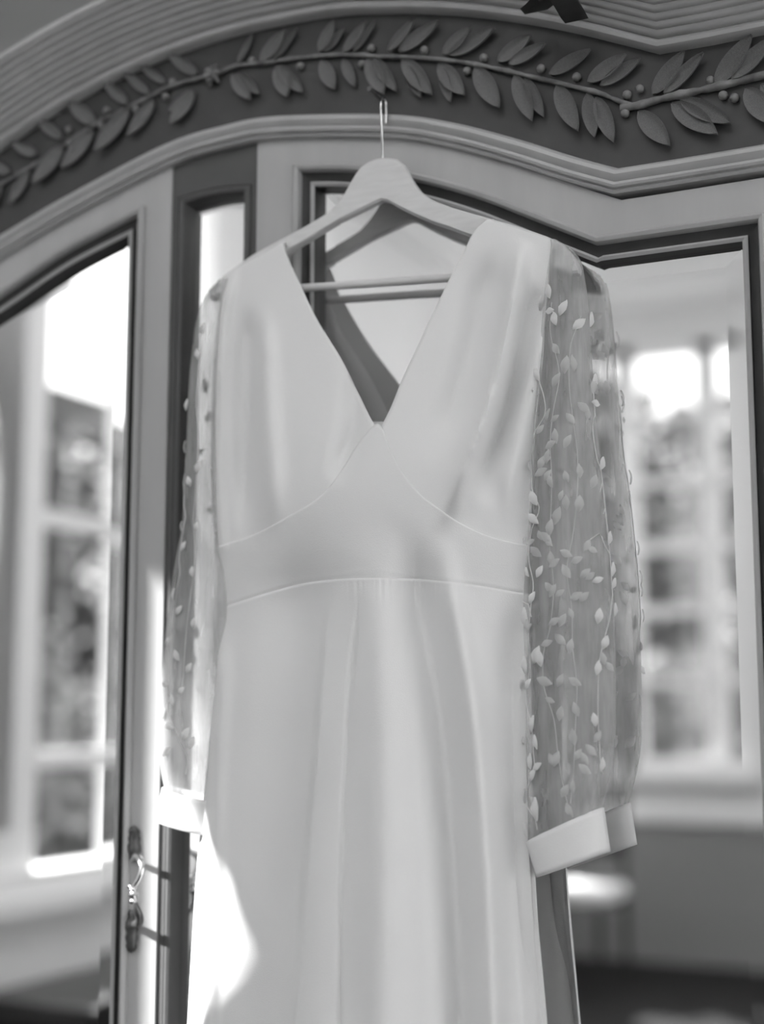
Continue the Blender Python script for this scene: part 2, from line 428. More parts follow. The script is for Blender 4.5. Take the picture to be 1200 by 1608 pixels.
# the far left wing, beyond the frame, repeats the right one mirrored
lw_pts = smooth_path([(2 * XC - p.x, GY, p.z - .024) for p in [at(x, y, GY) for x, y in stem_px[-6:]]], .006)
st.tube(lw_pts, .0034, 8)
st.tube(smooth_path([(2 * XC - p.x, GY, p.z - .050) for p in [at(x, y, GY) for x, y in stem_r]], .006), .0046, 8)
garland = st.build('garland', M_LEAF, wd, 50)
tag(garland, 'carved laurel stem with leaves and berries across the dark frieze')
def leaf_mesh(name, mat, cup=.22, rim=.09, tipw=.75, lob=0.0):
    v = []; f = []; nl, nw = 10, 6
    for i in range(nl + 1):
        t = i / nl
        wd_ = (sin(pi * t ** .85) ** .7) * .5 if 0 < t < 1 else .03
        for j in range(nw + 1):
            s = j / nw * 2 - 1
            edge_ = rim * max(0, (abs(s) - .55) / .45)
            rib = .035 * max(0, 1 - abs(s) * 5)
            h = .10 + .16 * t * t - cup * (1 - s * s) * sin(pi * t) * .6 + edge_ + rib
            v.append((t, s * wd_, h))
    n = nw + 1
    for i in range(nl):
        for j in range(nw): f.append((i*n+j, (i+1)*n+j, (i+1)*n+j+1, i*n+j+1))
    # skirt down to the board
    b = len(v); ring = [i*n for i in range(nl + 1)] + [nl*n + j for j in range(1, n)] + [i*n + nw for i in range(nl - 1, -1, -1)] + [j for j in range(nw - 1, 0, -1)]
    for r in ring: v.append((v[r][0], v[r][1] * .92, v[r][2] - .16))
    m = len(ring)
    for k in range(m): f.append((ring[k], b + k, b + (k + 1) % m, ring[(k + 1) % m]))
    me = bpy.data.meshes.new(name); me.from_pydata(v, [], f); me.update(); me.materials.append(mat)
    for p in me.polygons: p.use_smooth = True
    me.set_sharp_from_angle(angle=radians(50))
    return me
LEAF = leaf_mesh('carved_leaf', M_LEAF)
LEAVES = [  # base x, y, tip x, y, width in px of the photograph
 (100,218,60,188,20),(152,194,112,164,26),(202,164,167,130,20),(236,148,199,116,17),(262,132,224,104,16),(60,244,22,226,20),(312,118,268,88,20),(18,272,-20,254,20),
 (48,266,20,322,22),(102,230,56,290,32),(148,206,102,266,32),(205,172,154,240,32),(244,158,205,216,26),(306,142,272,196,30),(296,150,266,176,16),(4,290,-24,344,22),
 (374,100,401,55,13),(366,118,396,158,24),(374,116,410,150,18),(410,97,452,50,24),(430,95,470,48,13),
 (436,104,454,154,28),(440,104,478,148,22),(502,82,528,34,22),(510,82,543,46,16),(540,84,578,36,18),(556,83,592,36,12),
 (506,96,528,142,26),(540,94,560,138,18),(578,94,606,150,28),(588,92,626,146,22),
 (610,82,654,33,18),(628,82,692,37,24),(696,86,742,44,22),(706,88,780,47,26),
 (634,95,682,152,28),(638,104,664,156,18),(690,102,732,152,28),(694,106,710,163,18),(748,108,787,172,30),
 (782,98,836,58,24),(800,102,859,71,20),(864,118,930,81,22),(924,130,986,88,24),(944,136,1009,94,20),
 (810,120,838,192,26),(826,124,856,186,20),(876,136,910,208,28),(924,148,936,218,24),(938,154,966,226,24),
 (1026,150,1077,84,26),(1044,149,1107,86,20),(1124,136,1183,59,28),(1150,126,1216,62,24),
 (1004,176,1054,231,28),(1056,164,1129,214,30),(1070,158,1150,197,26),(1172,140,1216,198,30),(1196,134,1250,180,26)]
def place_leaf(o, b, t, wpx, y, up=.6, thick=None):
    pb, pt_ = at(b[0], b[1], y), at(t[0], t[1], y)
    ax = pt_ - pb; L = ax.length; ax.normalize()
    nrm = Vector((0, -1, 0)); sd = nrm.cross(ax)
    W = wpx * .00068 * 1.08
    m = Matrix((ax * L, sd * W, nrm * (thick or L * .42))).transposed().to_4x4(); m.translation = pb
    o.matrix_local = m
for k, (bx, by, tx, ty, wp) in enumerate(LEAVES):
    o = mk('leaf', None, None, None, garland, share=LEAF)
    place_leaf(o, (bx, by), (tx, ty), wp, -.004 - .0015 * (k % 2))
for bx, by, tx, ty, wp in LEAVES:
    if at(bx, by, -.004).x < .16: continue
    o = mk('leaf', None, None, None, garland, share=LEAF)
    place_leaf(o, (bx, by), (tx, ty), wp, -.004)
    m_ = o.matrix_local.copy(); dz = -.03 if at(bx, by, 0).x < .28 else -.05
    for c_ in range(3): m_[0][c_] = -m_[0][c_]
    for r_ in range(3): m_[r_][1] = -m_[r_][1]
    m_[0][3] = 2 * XC - m_[0][3]; m_[2][3] += dz
    o.matrix_local = m_
BER = None
for x, y in [(271,129),(260,152),(214,172),(396,96),(472,104),(584,76),(569,101),(667,79),(760,91),(734,112),(850,108),(906,121),(1005,140),(985,149),(982,178),(1116,127),(1136,150),(1154,154),(110,226),(160,198),(168,174),(108,204)]:
    if BER is None:
        o = MB().lathe((0, 0, 0), [(.0006, -.0048), (.0028, -.0042), (.0044, -.0022), (.0048, 0), (.0044, .0022), (.0028, .0042), (.0006, .0048)], 10, 'Y').build('berry', M_LEAF, garland, 60); BER = o.data
    else: o = mk('berry', None, None, None, garland, share=BER)
    o.location = at(x, y, -.005)
ro = MB()
c = at(333, 118, -.008)
ro.lathe(c, [(.004, -.007), (.0055, -.003), (.0055, .004)], 10, 'Y')
for k in range(6):
    a = k * pi / 3 + .2
    d = Vector((cos(a), 0, sin(a)))
    ro.tube([c + d * .003, c + d * .008 + Vector((0, -.002, 0)), c + d * .0135 + Vector((0, .002, 0))], [.003, .0042, .001], 6)
ro.build('rosette', M_LEAF, garland, 60)

def top_curve(pts, cusps=()):
    """smooth between cusps"""
    out = []; seg = []
    for i, p in enumerate(pts):
        seg.append(p)
        if i in cusps or i == len(pts) - 1:
            s = smooth_path(seg, .012); out += s if not out else s[1:]; seg = [p]
    return out
def resample(path, n):
    L = [0]
    for a, b in zip(path[:-1], path[1:]): L.append(L[-1] + (b - a).length)
    out = []; j = 0
    for k in range(n):
        t = L[-1] * k / (n - 1)
        while j < len(L) - 2 and L[j + 1] < t: j += 1
        out.append(path[j].lerp(path[j + 1], (t - L[j]) / max(1e-9, L[j + 1] - L[j])))
    return out
ZB = .30
def door(name, ox0, ox1, otop, ix0, ix1, itop, gx0, gx1, gtop, y0, ym, mat, zb=.16, thick=.026, mouldprof=None, cusp=None, covef=()):
    """a framed door: flat frame from an outer outline to an inner one, moulding in the inner opening, bevelled mirror"""
    n = 64
    def split(path, xc):
        if xc is None: return resample(path, n)
        i = min(range(len(path)), key=lambda k: abs(path[k].x - xc))
        return resample(path[:i+1], n//2 + 1)[:-1] + resample(path[i:], n - n//2)
    O = [Vector((ox0, zb))] + split(otop, cusp and cusp[0]) + [Vector((ox1, zb))]
    I = [Vector((ix0, ZB))] + split(itop, cusp and cusp[1]) + [Vector((ix1, ZB))]
    v = []; f = []
    m = len(O)
    for a, b in zip(O, I):
        v += [(a.x, y0, a.y), (b.x, y0, b.y), (b.x, y0 + thick, b.y), (a.x, y0 + thick, a.y)]
    for i in range(m):
        j = (i + 1) % m
        for k in range(4): f.append((i*4+k, j*4+k, j*4+(k+1) % 4, i*4+(k+1) % 4))
    d = mk(name, v, f, mat, wd, 25)
    ring = I
    mp = mouldprof
    v = []; f = []; q = len(mp)
    lay = [inset(ring, a) for a, y in mp]
    for k in range(m):
        for l, (a, y) in zip(lay, mp): v.append((l[k].x, y0 + y, l[k].y))
    for i in range(m):
        j = (i + 1) % m
        for k in range(q): f.append((i*q+k, j*q+k, j*q+(k+1) % q, i*q+(k+1) % q))
    mo = mk('door_moulding', v, f, mat, d, 30)
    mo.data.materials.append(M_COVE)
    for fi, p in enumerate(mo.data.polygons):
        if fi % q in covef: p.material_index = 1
    G = [Vector((gx0, ZB + .02))] + split(gtop, cusp and cusp[2]) + [Vector((gx1, ZB + .02))]
    bw = .021 if abs(gx1 - gx0) > .2 else .012
    Gi = inset(G, bw); Go = inset(G, -.004)
    # inner curve must stay simple at its corners
    m = len(G); v = []; f = []
    for p in Go: v.append((p.x, ym + .0006, p.y))
    for p in Gi: v.append((p.x, ym, p.y))
    for i in range(m):
        j = (i + 1) % m; f.append((i, j, m + j, m + i))
    f.append(tuple(m + i for i in range(m)))
    g = mk('mirror_pane', v, f, M_MIRROR, d)
    tag(g, 'bevelled mirror glass')
    return d
def inset(ring, a):
    """ring walked bottom-left, along the top, bottom-right, moved inward by a (outward when negative)"""
    x0, x1 = ring[0].x, ring[-1].x; top = ring[1:-1]
    out = [Vector((x0 + a, ring[0].y + a))]
    for p in top:
        x = x0 + a + (p.x - x0) * (x1 - x0 - 2 * a) / (x1 - x0)
        xq = max(top[0].x, min(top[-1].x, x))
        for b, c in zip(top[:-1], top[1:]):
            if b.x - 1e-9 <= xq <= c.x + 1e-9: break
        sl_ = (c.y - b.y) / max(1e-6, c.x - b.x)
        out.append(Vector((x, b.y + sl_ * (x - b.x) - a * sqrt(1 + min(1.2, sl_ * sl_)))))
    out.append(Vector((x1 - a, ring[-1].y + a)))
    return out
MP = [(-.002, .004), (-.002, -.004), (.001, -.0075), (.0045, -.006), (.006, -.003), (.0065, .0015), (.012, .006), (.0165, .007), (.017, .002), (.0195, .000), (.0225, .002), (.023, .014), (.023, .022), (0, .022)]
MP_MID = [(.001, .004), (.001, .000), (.003, -.003), (.006, -.004), (.009, -.0025), (.0105, .002), (.011, .013), (.011, .02), (.001, .02)]
# right door
otop = top_curve([(-.159, 2.000), (.006, 1.976), (.085, 1.951), (.156, 1.9175), (.225, 1.8825), (.269, 1.861), (.49, 1.861)], (5,))
itop = top_curve([(-.1075, 1.9605), (-.039, 1.949), (.038, 1.926), (.112, 1.895), (.183, 1.857), (.244, 1.824), (.410, 1.8235)], (5,))
gtop = top_curve([(-.086, 1.937), (-.053, 1.931), (.0, 1.916), (.07, 1.891), (.143, 1.857), (.213, 1.818), (.2385, 1.803), (.389, 1.8025)], (6,))
rd = door('door', -.159, .49, otop, -.1075, .410, itop, -.085, .388, gtop, 0, .0145, M_PAINT, mouldprof=MP, covef=(5, 6, 7, 10, 11, 12), cusp=(.269, .244, .2385))
tag(rd, 'mirrored right door behind the dress, its top rail cusped')
# left door: mirror image about the axis, its near corner traced
mirx = lambda p: (2 * XC - p[0], p[1])
otop = top_curve([(-.92, 1.84), (-.704, 1.84), (-.60, 1.888), (-.515, 1.917), (-.372, 1.966), (-.276, 1.990)], (1,))
itop = top_curve([(-.85, 1.795), (-.679, 1.795), (-.60, 1.838), (-.53, 1.868), (-.433, 1.910), (-.339, 1.938), (-.315, 1.944)], (1,))
gtop = top_curve([(-.828, 1.772), (-.672, 1.772), (-.60, 1.818), (-.539, 1.848), (-.429, 1.889), (-.342, 1.916)], (1,))
ld = door('door', -.92, -.276, otop, -.85, -.315, itop, -.828, -.340, gtop, 0, .0145, M_PAINT, mouldprof=MP, covef=(5, 6, 7, 10, 11, 12), cusp=(-.704, -.679, -.672))
tag(ld, 'mirrored left door with a bronze pull on its stile')
# recessed middle panel
otop = top_curve([(-.300, 2.03), (-.135, 2.03)])
itop = top_curve([(-.268, 1.951), (-.2175, 1.955), (-.167, 1.951)])
gtop = top_curve([(-.257, 1.940), (-.2175, 1.944), (-.178, 1.940)])
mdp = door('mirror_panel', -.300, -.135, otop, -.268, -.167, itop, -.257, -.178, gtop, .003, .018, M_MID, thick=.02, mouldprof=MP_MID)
tag(mdp, 'narrow recessed dark panel with a mirror between the doors')

# door pull on the left door
esc = MB()
def escutcheon(cx, cy, sc, flip):
    prof_ = [(-.028, .0), (-.026, .0035), (-.022, .0055), (-.018, .0035), (-.012, .0085), (-.004, .0095), (.002, .007), (.008, .009), (.015, .0065), (.019, .008), (.024, .005), (.028, .0)]
    c = at(cx, cy, -.001); rows = []
    for z, wdt in prof_:
        z *= flip * sc
        rows.append([c + Vector((wdt * s, -.001 - .006 * (1 - s * s) * (wdt / .0095), z)) for s in (-1, -.6, -.2, .2, .6, 1)])
    m = MB().grid(rows if flip < 0 else rows[::-1])
    e = m.build('escutcheon', M_BRONZE, ld, 60); md_ = e.modifiers.new('s', 'SOLIDIFY'); md_.thickness = .003; md_.offset = 1
    return e
escutcheon(211, 1325, .72, 1); escutcheon(207, 1462, .85, -1)
def path3(l): return smooth_path([at(*p) for p in l], .003)
up_ = path3([(208, 1350, -.004), (214, 1344, -.022), (221, 1352, -.034), (223, 1366, -.038), (216, 1384, -.040), (207, 1394, -.040), (202, 1391, -.040)])
MB().tube(up_, [.0026 + .0012 * sin(pi * k / (len(up_) - 1)) for k in range(len(up_))], 10).build('bail', M_BRASS, ld, 60)
lo_ = path3([(209, 1412, -.040), (213, 1424, -.040), (219, 1438, -.034), (218, 1449, -.022), (208, 1452, -.004)])
MB().tube(lo_, [.0032 + .0016 * sin(pi * k / len(lo_)) for k in range(len(lo_))], 10).build('bail', M_BRONZE, ld, 60)
kb = MB()
c = at(210, 1405, -.040)
kb.lathe(c, [(.001, -.010), (.0042, -.009), (.0055, -.0065), (.0038, -.004), (.0045, -.002), (.0065, 0), (.0045, .002), (.0038, .004), (.0055, .0065), (.0042, .009), (.001, .010)], 14)
kb.build('bail_knob', M_BRASS, ld, 50)
# nail that holds the hanger hook
NP = at(603, 160, -.002)
MB().tube([NP + Vector((0, .002, 0)), NP + Vector((0, -.034, .001))], .0016, 8).tube([NP + Vector((0, -.034, .001)), NP + Vector((0, -.036, .001))], .003, 8).build('nail', M_BRONZE, wd, 40)

# ------------------------------------------------------------------ hanger
HY = -.0215
ha = empty('coat_hanger', at(605, 330, HY), 'pale wooden suit hanger hooked on the frieze and carrying the white dress', 'hanger')
up_e = [(333, 456), (348, 441), (400, 402), (455, 372), (490, 353), (523, 333), (543, 310), (557, 283), (567, 266), (585, 254), (607, 249), (629, 253), (640, 263), (648, 283), (663, 303), (683, 317), (710, 327), (757, 341), (810, 356), (860, 373), (884, 384), (904, 404), (912, 422)]
lo_e = [(334, 472), (352, 464), (400, 430), (455, 397), (490, 376), (533, 350), (560, 337), (580, 327), (598, 318), (605, 316), (612, 318), (627, 327), (650, 338), (683, 352), (710, 361), (737, 371), (780, 386), (820, 402), (860, 418), (880, 426), (895, 431), (905, 433), (911, 431)]
def hy(px):                      # the shoulders sweep gently forward
    return HY - .001 * (abs(px - 605) / 300.0) ** 2
v = []; f = []
n = len(up_e)
U_ = resample([Vector(p) for p in up_e], 61); L_ = resample([Vector(p) for p in lo_e], 61)
for a, b in zip(U_, L_):
    fl = .0062 + .003 * max(0, (abs(a.x - 605) / 320.0) - .45)
    ya = hy(a.x); P, Q = at(a.x, a.y, ya), at(b.x, b.y, ya)
    mid_ = (P + Q) / 2; e = .0022
    dz = (P - Q).normalized() * e
    for pt_, yy, sh in ((P, -fl + e, 0), (P, fl - e, 0), (P, fl, -1), (Q, fl, 1), (Q, fl - e, 0), (Q, -fl + e, 0), (Q, -fl, 1), (P, -fl, -1)):
        v.append(pt_ + Vector((0, yy, 0)) + dz * sh)
m = 8
for i in range(60):
    for k in range(m): f.append((i*m+k, (i+1)*m+k, (i+1)*m+(k+1) % m, i*m+(k+1) % m))
f.append(tuple(range(m))); f.append(tuple(60*m + k for k in range(m))[::-1])
mk('shoulder_bar', v, f, M_HANGER, ha, 40)
MB().tube([at(390, 458, -.014), at(480, 452, -.013), at(600, 444, -.012), at(705, 436.5, -.013), at(810, 429, -.014)], .0046, 12).build('crossbar', M_HANGER, ha, 50)
hk = path3([(602, 256, HY), (601, 248, HY), (600, 215, -.030), (598.5, 185, -.036), (598.5, 166, -.038), (599.5, 157, -.035), (602, 153, -.029), (605, 156, -.021), (606.5, 166, -.018), (607, 180, -.0175), (606.5, 194, -.019)])
MB().tube(hk, .0013, 8).build('hook', M_STEEL, ha, 60)

# ------------------------------------------------------------------ the dress
dr = empty('dress', at(580, 1000, -.03), 'white V-neck wedding dress with sheer embroidered sleeves hung on the wooden hanger', 'dress')
LO = [(340, 480), (381, 443), (437, 352), (470, 347), (560, 338), (700, 332), (800, 334), (870, 340), (960, 348), (1050, 341), (1200, 326), (1350, 311), (1500, 301), (1608, 295), (2500, 240)]
LOF = [(340, 352), (437, 352)] + LO[3:]
NL = [(381, 444), (402, 451), (450, 473), (500, 497), (567, 538), (620, 564), (660, 584), (674, 593)]
NR = [(345, 766), (360, 748), (400, 727), (433, 709), (484, 684), (540, 658), (598, 631), (640, 614), (674, 597)]
RO = [(345, 767), (360, 812), (378, 867), (400, 864), (430, 861), (550, 850), (700, 838), (850, 831), (930, 823), (1050, 828), (1200, 829), (1400, 836), (1608, 852), (2500, 915)]
ROF = [(340, 867), (378, 867)] + RO[3:]
S1 = [(330, 872), (340, 868), (400, 848), (454, 819), (507, 785), (538, 746), (564, 704), (593, 674), (597, 674), (613, 715), (635, 755), (661, 786), (683, 803), (714, 825), (760, 848), (800, 860), (835, 866)]
S2 = [(330, 958), (348, 954), (380, 944), (425, 930), (480, 916), (540, 909), (620, 908), (690, 912), (760, 921), (823, 932), (840, 934)]
DEP = [(340, .006), (437, .012), (560, .026), (750, .046), (860, .044), (920, .040), (1100, .056), (1400, .078), (1608, .088), (2500, .14)]
BR = [(840, 676), (940, 692), (1060, 715), (1200, 733), (1400, 748), (1608, 757), (2500, 800)]
E1 = [(905, 523), (1000, 513), (1100, 505), (1300, 490), (1500, 474), (1608, 466), (2500, 400)]
sh = lambda pl, d: [(a, b + d) for a, b in pl]
RIDGES = [  # (polyline of (py, px)), sigma px, height m, window of py
 ([(430, 366), (500, 352), (700, 344), (860, 348)], 9, .006, (400, 470, 840, 900)),
 ([(520, 390), (600, 386), (700, 384), (790, 384)], 17, -.013, (470, 560, 760, 870)),
 ([(540, 418), (620, 421), (760, 430)], 16, .007, (470, 560, 760, 850)),
 ([(600, 560), (680, 552), (740, 535)], 18, -.009, (540, 620, 700, 770)),
 ([(390, 818), (480, 803), (560, 788), (640, 766), (740, 728), (830, 700)], 15, .014, (370, 430, 740, 850)),
 ([(470, 836), (560, 820), (640, 798), (740, 764)], 16, -.012, (430, 520, 700, 800)),
 ([(520, 850), (640, 828), (760, 800)], 14, .007, (480, 560, 740, 840)),
 ([(400, 768), (500, 750), (620, 718), (700, 688)], 24, -.008, (380, 460, 620, 740)),
 # midriff and skirt
 ([(820, 470), (1000, 468), (1200, 452), (1608, 420), (2500, 350)], 58, -.016, (800, 960, 2500, 2600)),
 (sh(BR, -34), 26, -.013, (800, 960, 2500, 2600)),
 (sh(BR, 20), 19, .010, (820, 960, 2500, 2600)),
 ([(1000, 800), (1200, 806), (1608, 815), (2500, 860)], 24, -.008, (930, 1040, 2500, 2600)),
 ([(880, 590), (1100, 600), (1608, 600), (2500, 600)], 38, .008, (820, 960, 2500, 2600)),
 ([(1000, 350), (1608, 325)], 16, .006, (960, 1060, 2500, 2600)),
]
PLEAT = [(905, 566), (940, 562), (1050, 549), (1200, 542), (1300, 537), (1400, 534), (1608, 532), (2500, 520)]
def win(t, q):
    a, b, c_, d = q
    if t <= a or t >= d: return 0.0
    s = (t - a) / (b - a) if t < b else (1.0 if t <= c_ else (d - t) / (d - c_))
    return s * s * (3 - 2 * s)
def depth(px, py):
    l, r = ip(LOF, py), ip(ROF, py)
    u = max(-1, min(1, 2 * (px - l) / (r - l) - 1))
    d = ip(DEP, py)
    y = .0345 + d * (1 - abs(u) ** 2.4)
    for pl, sg, h, wn in RIDGES:
        k = win(py, wn)
        if k: y += ip([(700, 1.5), (860, 1.25), (1000, 1.7), (1200, 2.0), (2500, 2.0)], py) * h * k * math.exp(-((px - ip(pl, py)) / sg) ** 2)
    if py > 900:                 # the pleat left of the centre: a raised edge, then a slope back to its crease
        a, b = ip(E1, py), ip(PLEAT, py)
        k = min(1, (py - 900) / 200.0) * ip([(900, .008), (1300, .015), (1608, .022), (2500, .03)], py)
        if px < a: y += k * max(0, 1 - (a - px) / 13.0) ** 2 * (1 if px > a - 13 else 0)
        elif px < b: y += k * (1 - .8 * (px - a) / (b - a))
        else: y += k * .2 * math.exp(-((px - b) / 4.0))
        y -= .0035 * min(1, (py - 900) / 120.0) * math.exp(-((px - b - 3) / 4.5) ** 2)
    # little gathers under the seams
    gx = win(py, (904, 914, 918, 960)) * win(px, (515, 540, 690, 730))
    if gx: y += .0006 * gx * sin(px * .75 + 2 * sin(px * .13))
    s1 = ip(S1, px); g2 = win(py - s1, (0, 4, 10, 36)) * win(px, (350, 380, 460, 520))
    if g2: y += .0006 * g2 * sin(px * .55 + 1.7 * sin(px * .11))
    return -max(y, .031)
def P(px, py, off=0.0): return at(px, py, depth(px, py) - off)
YBACK = -.016
def ycl(py): return ip([(340, -.014), (480, -.020), (700, -.024), (1000, -.028), (2500, -.028)], py)
def cloth(mb, name, parent=dr, th=.0012):
    o = mb.build(name, M_DRESS, parent, 70)
    md_ = o.modifiers.new('s', 'SOLIDIFY'); md_.thickness = th; md_.offset = 0
    return o
def s1_inv(side, py):
    tab = [(y_, x_) for x_, y_ in S1[:8]][::-1] if side < 0 else [(y_, x_) for x_, y_ in S1[8:]]
    return ip(tab, py)
# bodice panels
for side in (-1, 1):
    top = 381 if side < 0 else 345
    rows = []
    for i in range(91):
        py = lerp(top + .5, 867, (i / 90.0))
        if side < 0:
            a = ip(LO, py); b = ip(NL, py) if py <= 674 else s1_inv(-1, py)
        else:
            b = ip(RO, py); a = ip(NR, py) if py <= 674 else s1_inv(1, py)
        b = max(b, a + .5)
        row = []
        for j in range(37):
            px = lerp(a, b, j / 36.0)
            row.append(P(px, py, -.0013))
        wrap = [at(row_p[0], row_p[1], 0) for row_p in ()]
        ye = ycl(py)
        if side < 0:
            e = row[0]; row = [Vector((e.x + .006, lerp(ye, e.y, .0), e.z)), Vector((e.x + .001, lerp(ye, e.y, .5), e.z))] + row
        else:
            e = row[-1]; row = row + [Vector((e.x - .001, lerp(e.y, ye, .35), e.z)), Vector((e.x - .003, lerp(e.y, ye, .7), e.z)), Vector((e.x - .007, ye, e.z))]
        rows.append(row)
    # the shoulder turns over the hanger to the back
    cap = [Vector((p.x, lerp(p.y, ycl(350), .5), p.z + .004)) for p in rows[0]]
    rows = [[Vector((p.x, ycl(350), p.z - .002)) for p in rows[0]], cap] + rows
    cloth(MB().grid(rows), 'bodice_panel')
# midriff
rows = []
cols_ = 81
for i in range(37):
    t = i / 36.0; row = []
    for j in range(cols_):
        s = j / (cols_ - 1)
        pa = lerp(340, 832, s); 
        py = lerp(ip(S1, pa) - 9, ip(S2, pa) + 1, t)
        px = lerp(ip(LOF, py), ip(ROF, py), s)
        py = lerp(ip(S1, px) - 9, ip(S2, px) + 5, t)
        tuck = max(0, min(1, (py - ip(S2, px) + 4) / 4.0))
        row.append(P(px, py, -.0012 * tuck))
    e0, e1 = row[0], row[-1]; ye = ycl(900)
    row = [Vector((e0.x + .006, ye, e0.z)), Vector((e0.x + .001, lerp(ye, e0.y, .5), e0.z))] + row + [Vector((e1.x - .001, lerp(e1.y, ye, .35), e1.z)), Vector((e1.x - .003, lerp(e1.y, ye, .7), e1.z)), Vector((e1.x - .007, ye, e1.z))]
    rows.append(row)
cloth(MB().grid(rows), 'midriff_panel')
# skirt
rows = []; cols_ = 170
for i in range(121):
    t = (i / 120.0) ** 1.25; row = []
    for j in range(cols_):
        s = j / (cols_ - 1)
        pt_ = lerp(348, 823, s)
        py = lerp(ip(S2, pt_), 2500, t)
        px = lerp(ip(LO, py), ip(RO, py), s)
        row.append(P(px, py))
    e0, e1 = row[0], row[-1]; ye = -.030
    row = [Vector((e0.x + .008, ye, e0.z)), Vector((e0.x + .001, lerp(ye, e0.y, .5), e0.z))] + row
    for q in (.12, .3, .5, .75, 1): row.append(Vector((e1.x + .003 * q + .0015 * sin(q * 9), lerp(e1.y, ye, q), e1.z)))
    rows.append(row)
sk = cloth(MB().grid(rows), 'skirt')
# back of the dress
for side in (-1, 1):
    rows = []
    for i in range(41):
        py = lerp(385 if side < 0 else 350, 668, i / 40.0)
        if side < 0: a, b = ip(LO, py) + 3, max(ip(NL, py) - 7, ip(LO, py) + 4)
        else: a, b = min(ip(NR, py) + 9, ip(RO, py) - 4), ip(RO, py) - 3
        rows.append([at(lerp(a, b, j / 8.0), py, ycl(py)) for j in range(9)])
    cloth(MB().grid(rows), 'back_bodice_panel')
rows = []
for i in range(60):
    py = lerp(662, 2480, i / 59.0)
    a, b = ip(LO, py) + 12, ip(RO, py) - 2
    rr = [at(lerp(a, b, j / 24.0), py, ycl(py) - .004 * (1 + sin(j * 1.1)) * min(1, max(0, py - 900) / 500)) for j in range(25)]
    rows.append(rr)
cloth(MB().grid(rows), 'back_panel')

# sleeves
class Sleeve:
    def __init__(s, L, R, y0, hd, seed): s.L, s.R, s.y0, s.hd, s.seed = L, R, y0, hd, seed
    def pt(s, t, th, grow=1.0):
        (lx, ly), (rx, ry) = s.L(t), s.R(t)
        y0 = s.y0(t)
        a, b = at(lx, ly, y0), at(rx, ry, y0)
        m = (a + b) / 2; h = (b - a) / 2 * grow
        c, q = cos(th), sin(th)
        cc = abs(c) ** .85 * (1 if c > 0 else -1)
        w_ = s.hd(t) * grow * (1 + .16 * sin(5 * th + s.seed + 3 * t) * min(1, t * 5) * (.6 + .4 * sin(7 * t)))
        p = m + h * cc + Vector((0, -w_ * q, 0))
        p.x += .0022 * sin(9 * th + 6 * t + s.seed) * min(1, t * 4) * abs(q)
        return p
    def mesh(s, t0, t1, nr, nc=56, grow=lambda t: 1.0):
        rows = []
        for i in range(nr + 1):
            t = lerp(t0, t1, i / nr)
            rows.append([s.pt(t, 2*pi*k/nc, grow(t)) for k in range(nc + 1)])
        return MB().grid(rows)
    def locate(s, px, py, front=True):
        """sleeve point whose picture place is about (px, py)"""
        t = .5
        for _ in range(12):
            (lx, ly), (rx, ry) = s.L(t), s.R(t)
            c = max(-.995, min(.995, 2 * (px - lx) / max(1, rx - lx) - 1))
            yy = lerp(ly, ry, (c + 1) / 2)
            t = max(0.01, min(.995, t + (py - yy) / 950.0))
        c = (abs(c) ** (1 / .85)) * (1 if c > 0 else -1)
        th = math.acos(max(-1, min(1, c)))
        return t, (th if front else -th)
RL = [(380, 867), (430, 859), (550, 849), (600, 846), (700, 838), (850, 830), (930, 824), (1050, 826), (1200, 830), (1322, 830)]
RR = [(380, 880), (388, 895), (405, 910), (435, 918), (500, 925), (565, 929), (664, 936), (754, 946), (850, 956), (950, 963), (1100, 966), (1190, 963), (1268, 945)]
srt = Sleeve(lambda t: (ip(RL, 380 + t * 942), 380 + t * 942), lambda t: (ip(RR, 380 + t * 888), 380 + t * 888),
             lambda t: lerp(-.026, -.029, min(1, t * 2.2)), lambda t: .011 + .010 * min(1, t * 3.5), .4)
LL = [(440, 348), (470, 322), (560, 303), (700, 297), (760, 292), (820, 290), (880, 279), (948, 269), (1000, 262), (1072, 256), (1160, 253), (1215, 256), (1236, 261)]
LR = [(440, 368), (560, 360), (860, 360), (960, 368), (1100, 352), (1258, 336)]
slt = Sleeve(lambda t: (ip(LL, 440 + t * 796), 440 + t * 796), lambda t: (ip(LR, 440 + t * 818), 440 + t * 818),
             lambda t: -.030, lambda t: .010 + .008 * min(1, t * 3), 2.1)
def make_cuff(sl, l1, r1, y1, hd1, name):
    rows = []
    for gi in range(9):
        q = gi / 8.0
        (lx, ly), (rx, ry) = sl.L(1), sl.R(1)
        a = at(lerp(lx - 1, l1[0], q), lerp(ly, l1[1], q), lerp(sl.y0(1), y1, q)); b = at(lerp(rx + 1, r1[0], q), lerp(ry, r1[1], q), lerp(sl.y0(1), y1, q))
        m = (a + b) / 2; h = (b - a) / 2; hd = lerp(sl.hd(1) * 1.08, hd1, q)
        row = []
        for k in range(49):
            th = 2 * pi * k / 48; c, s_ = cos(th), sin(th)
            cc = abs(c) ** .92 * (1 if c > 0 else -1); ss = abs(s_) ** .92 * (1 if s_ > 0 else -1)
            row.append(m + h * cc + Vector((0, -hd * ss, 0)))
        rows.append(row)
    o = cloth(MB().grid(rows), name, dr, .002); return o
sr_ = srt.mesh(0, 1, 90).build('sleeve', M_TULLE, dr, 80)
tag(sr_, 'sheer right sleeve sewn with pale leaf sprays')
sl_ = slt.mesh(0, 1, 80).build('sleeve', M_TULLE, dr, 80)
tag(sl_, 'sheer left sleeve in front of the narrow mirror')
make_cuff(srt, (846, 1377), (956, 1338), -.030, .020, 'cuff')
make_cuff(slt, (249, 1287), (334, 1312), -.030, .020, 'cuff')

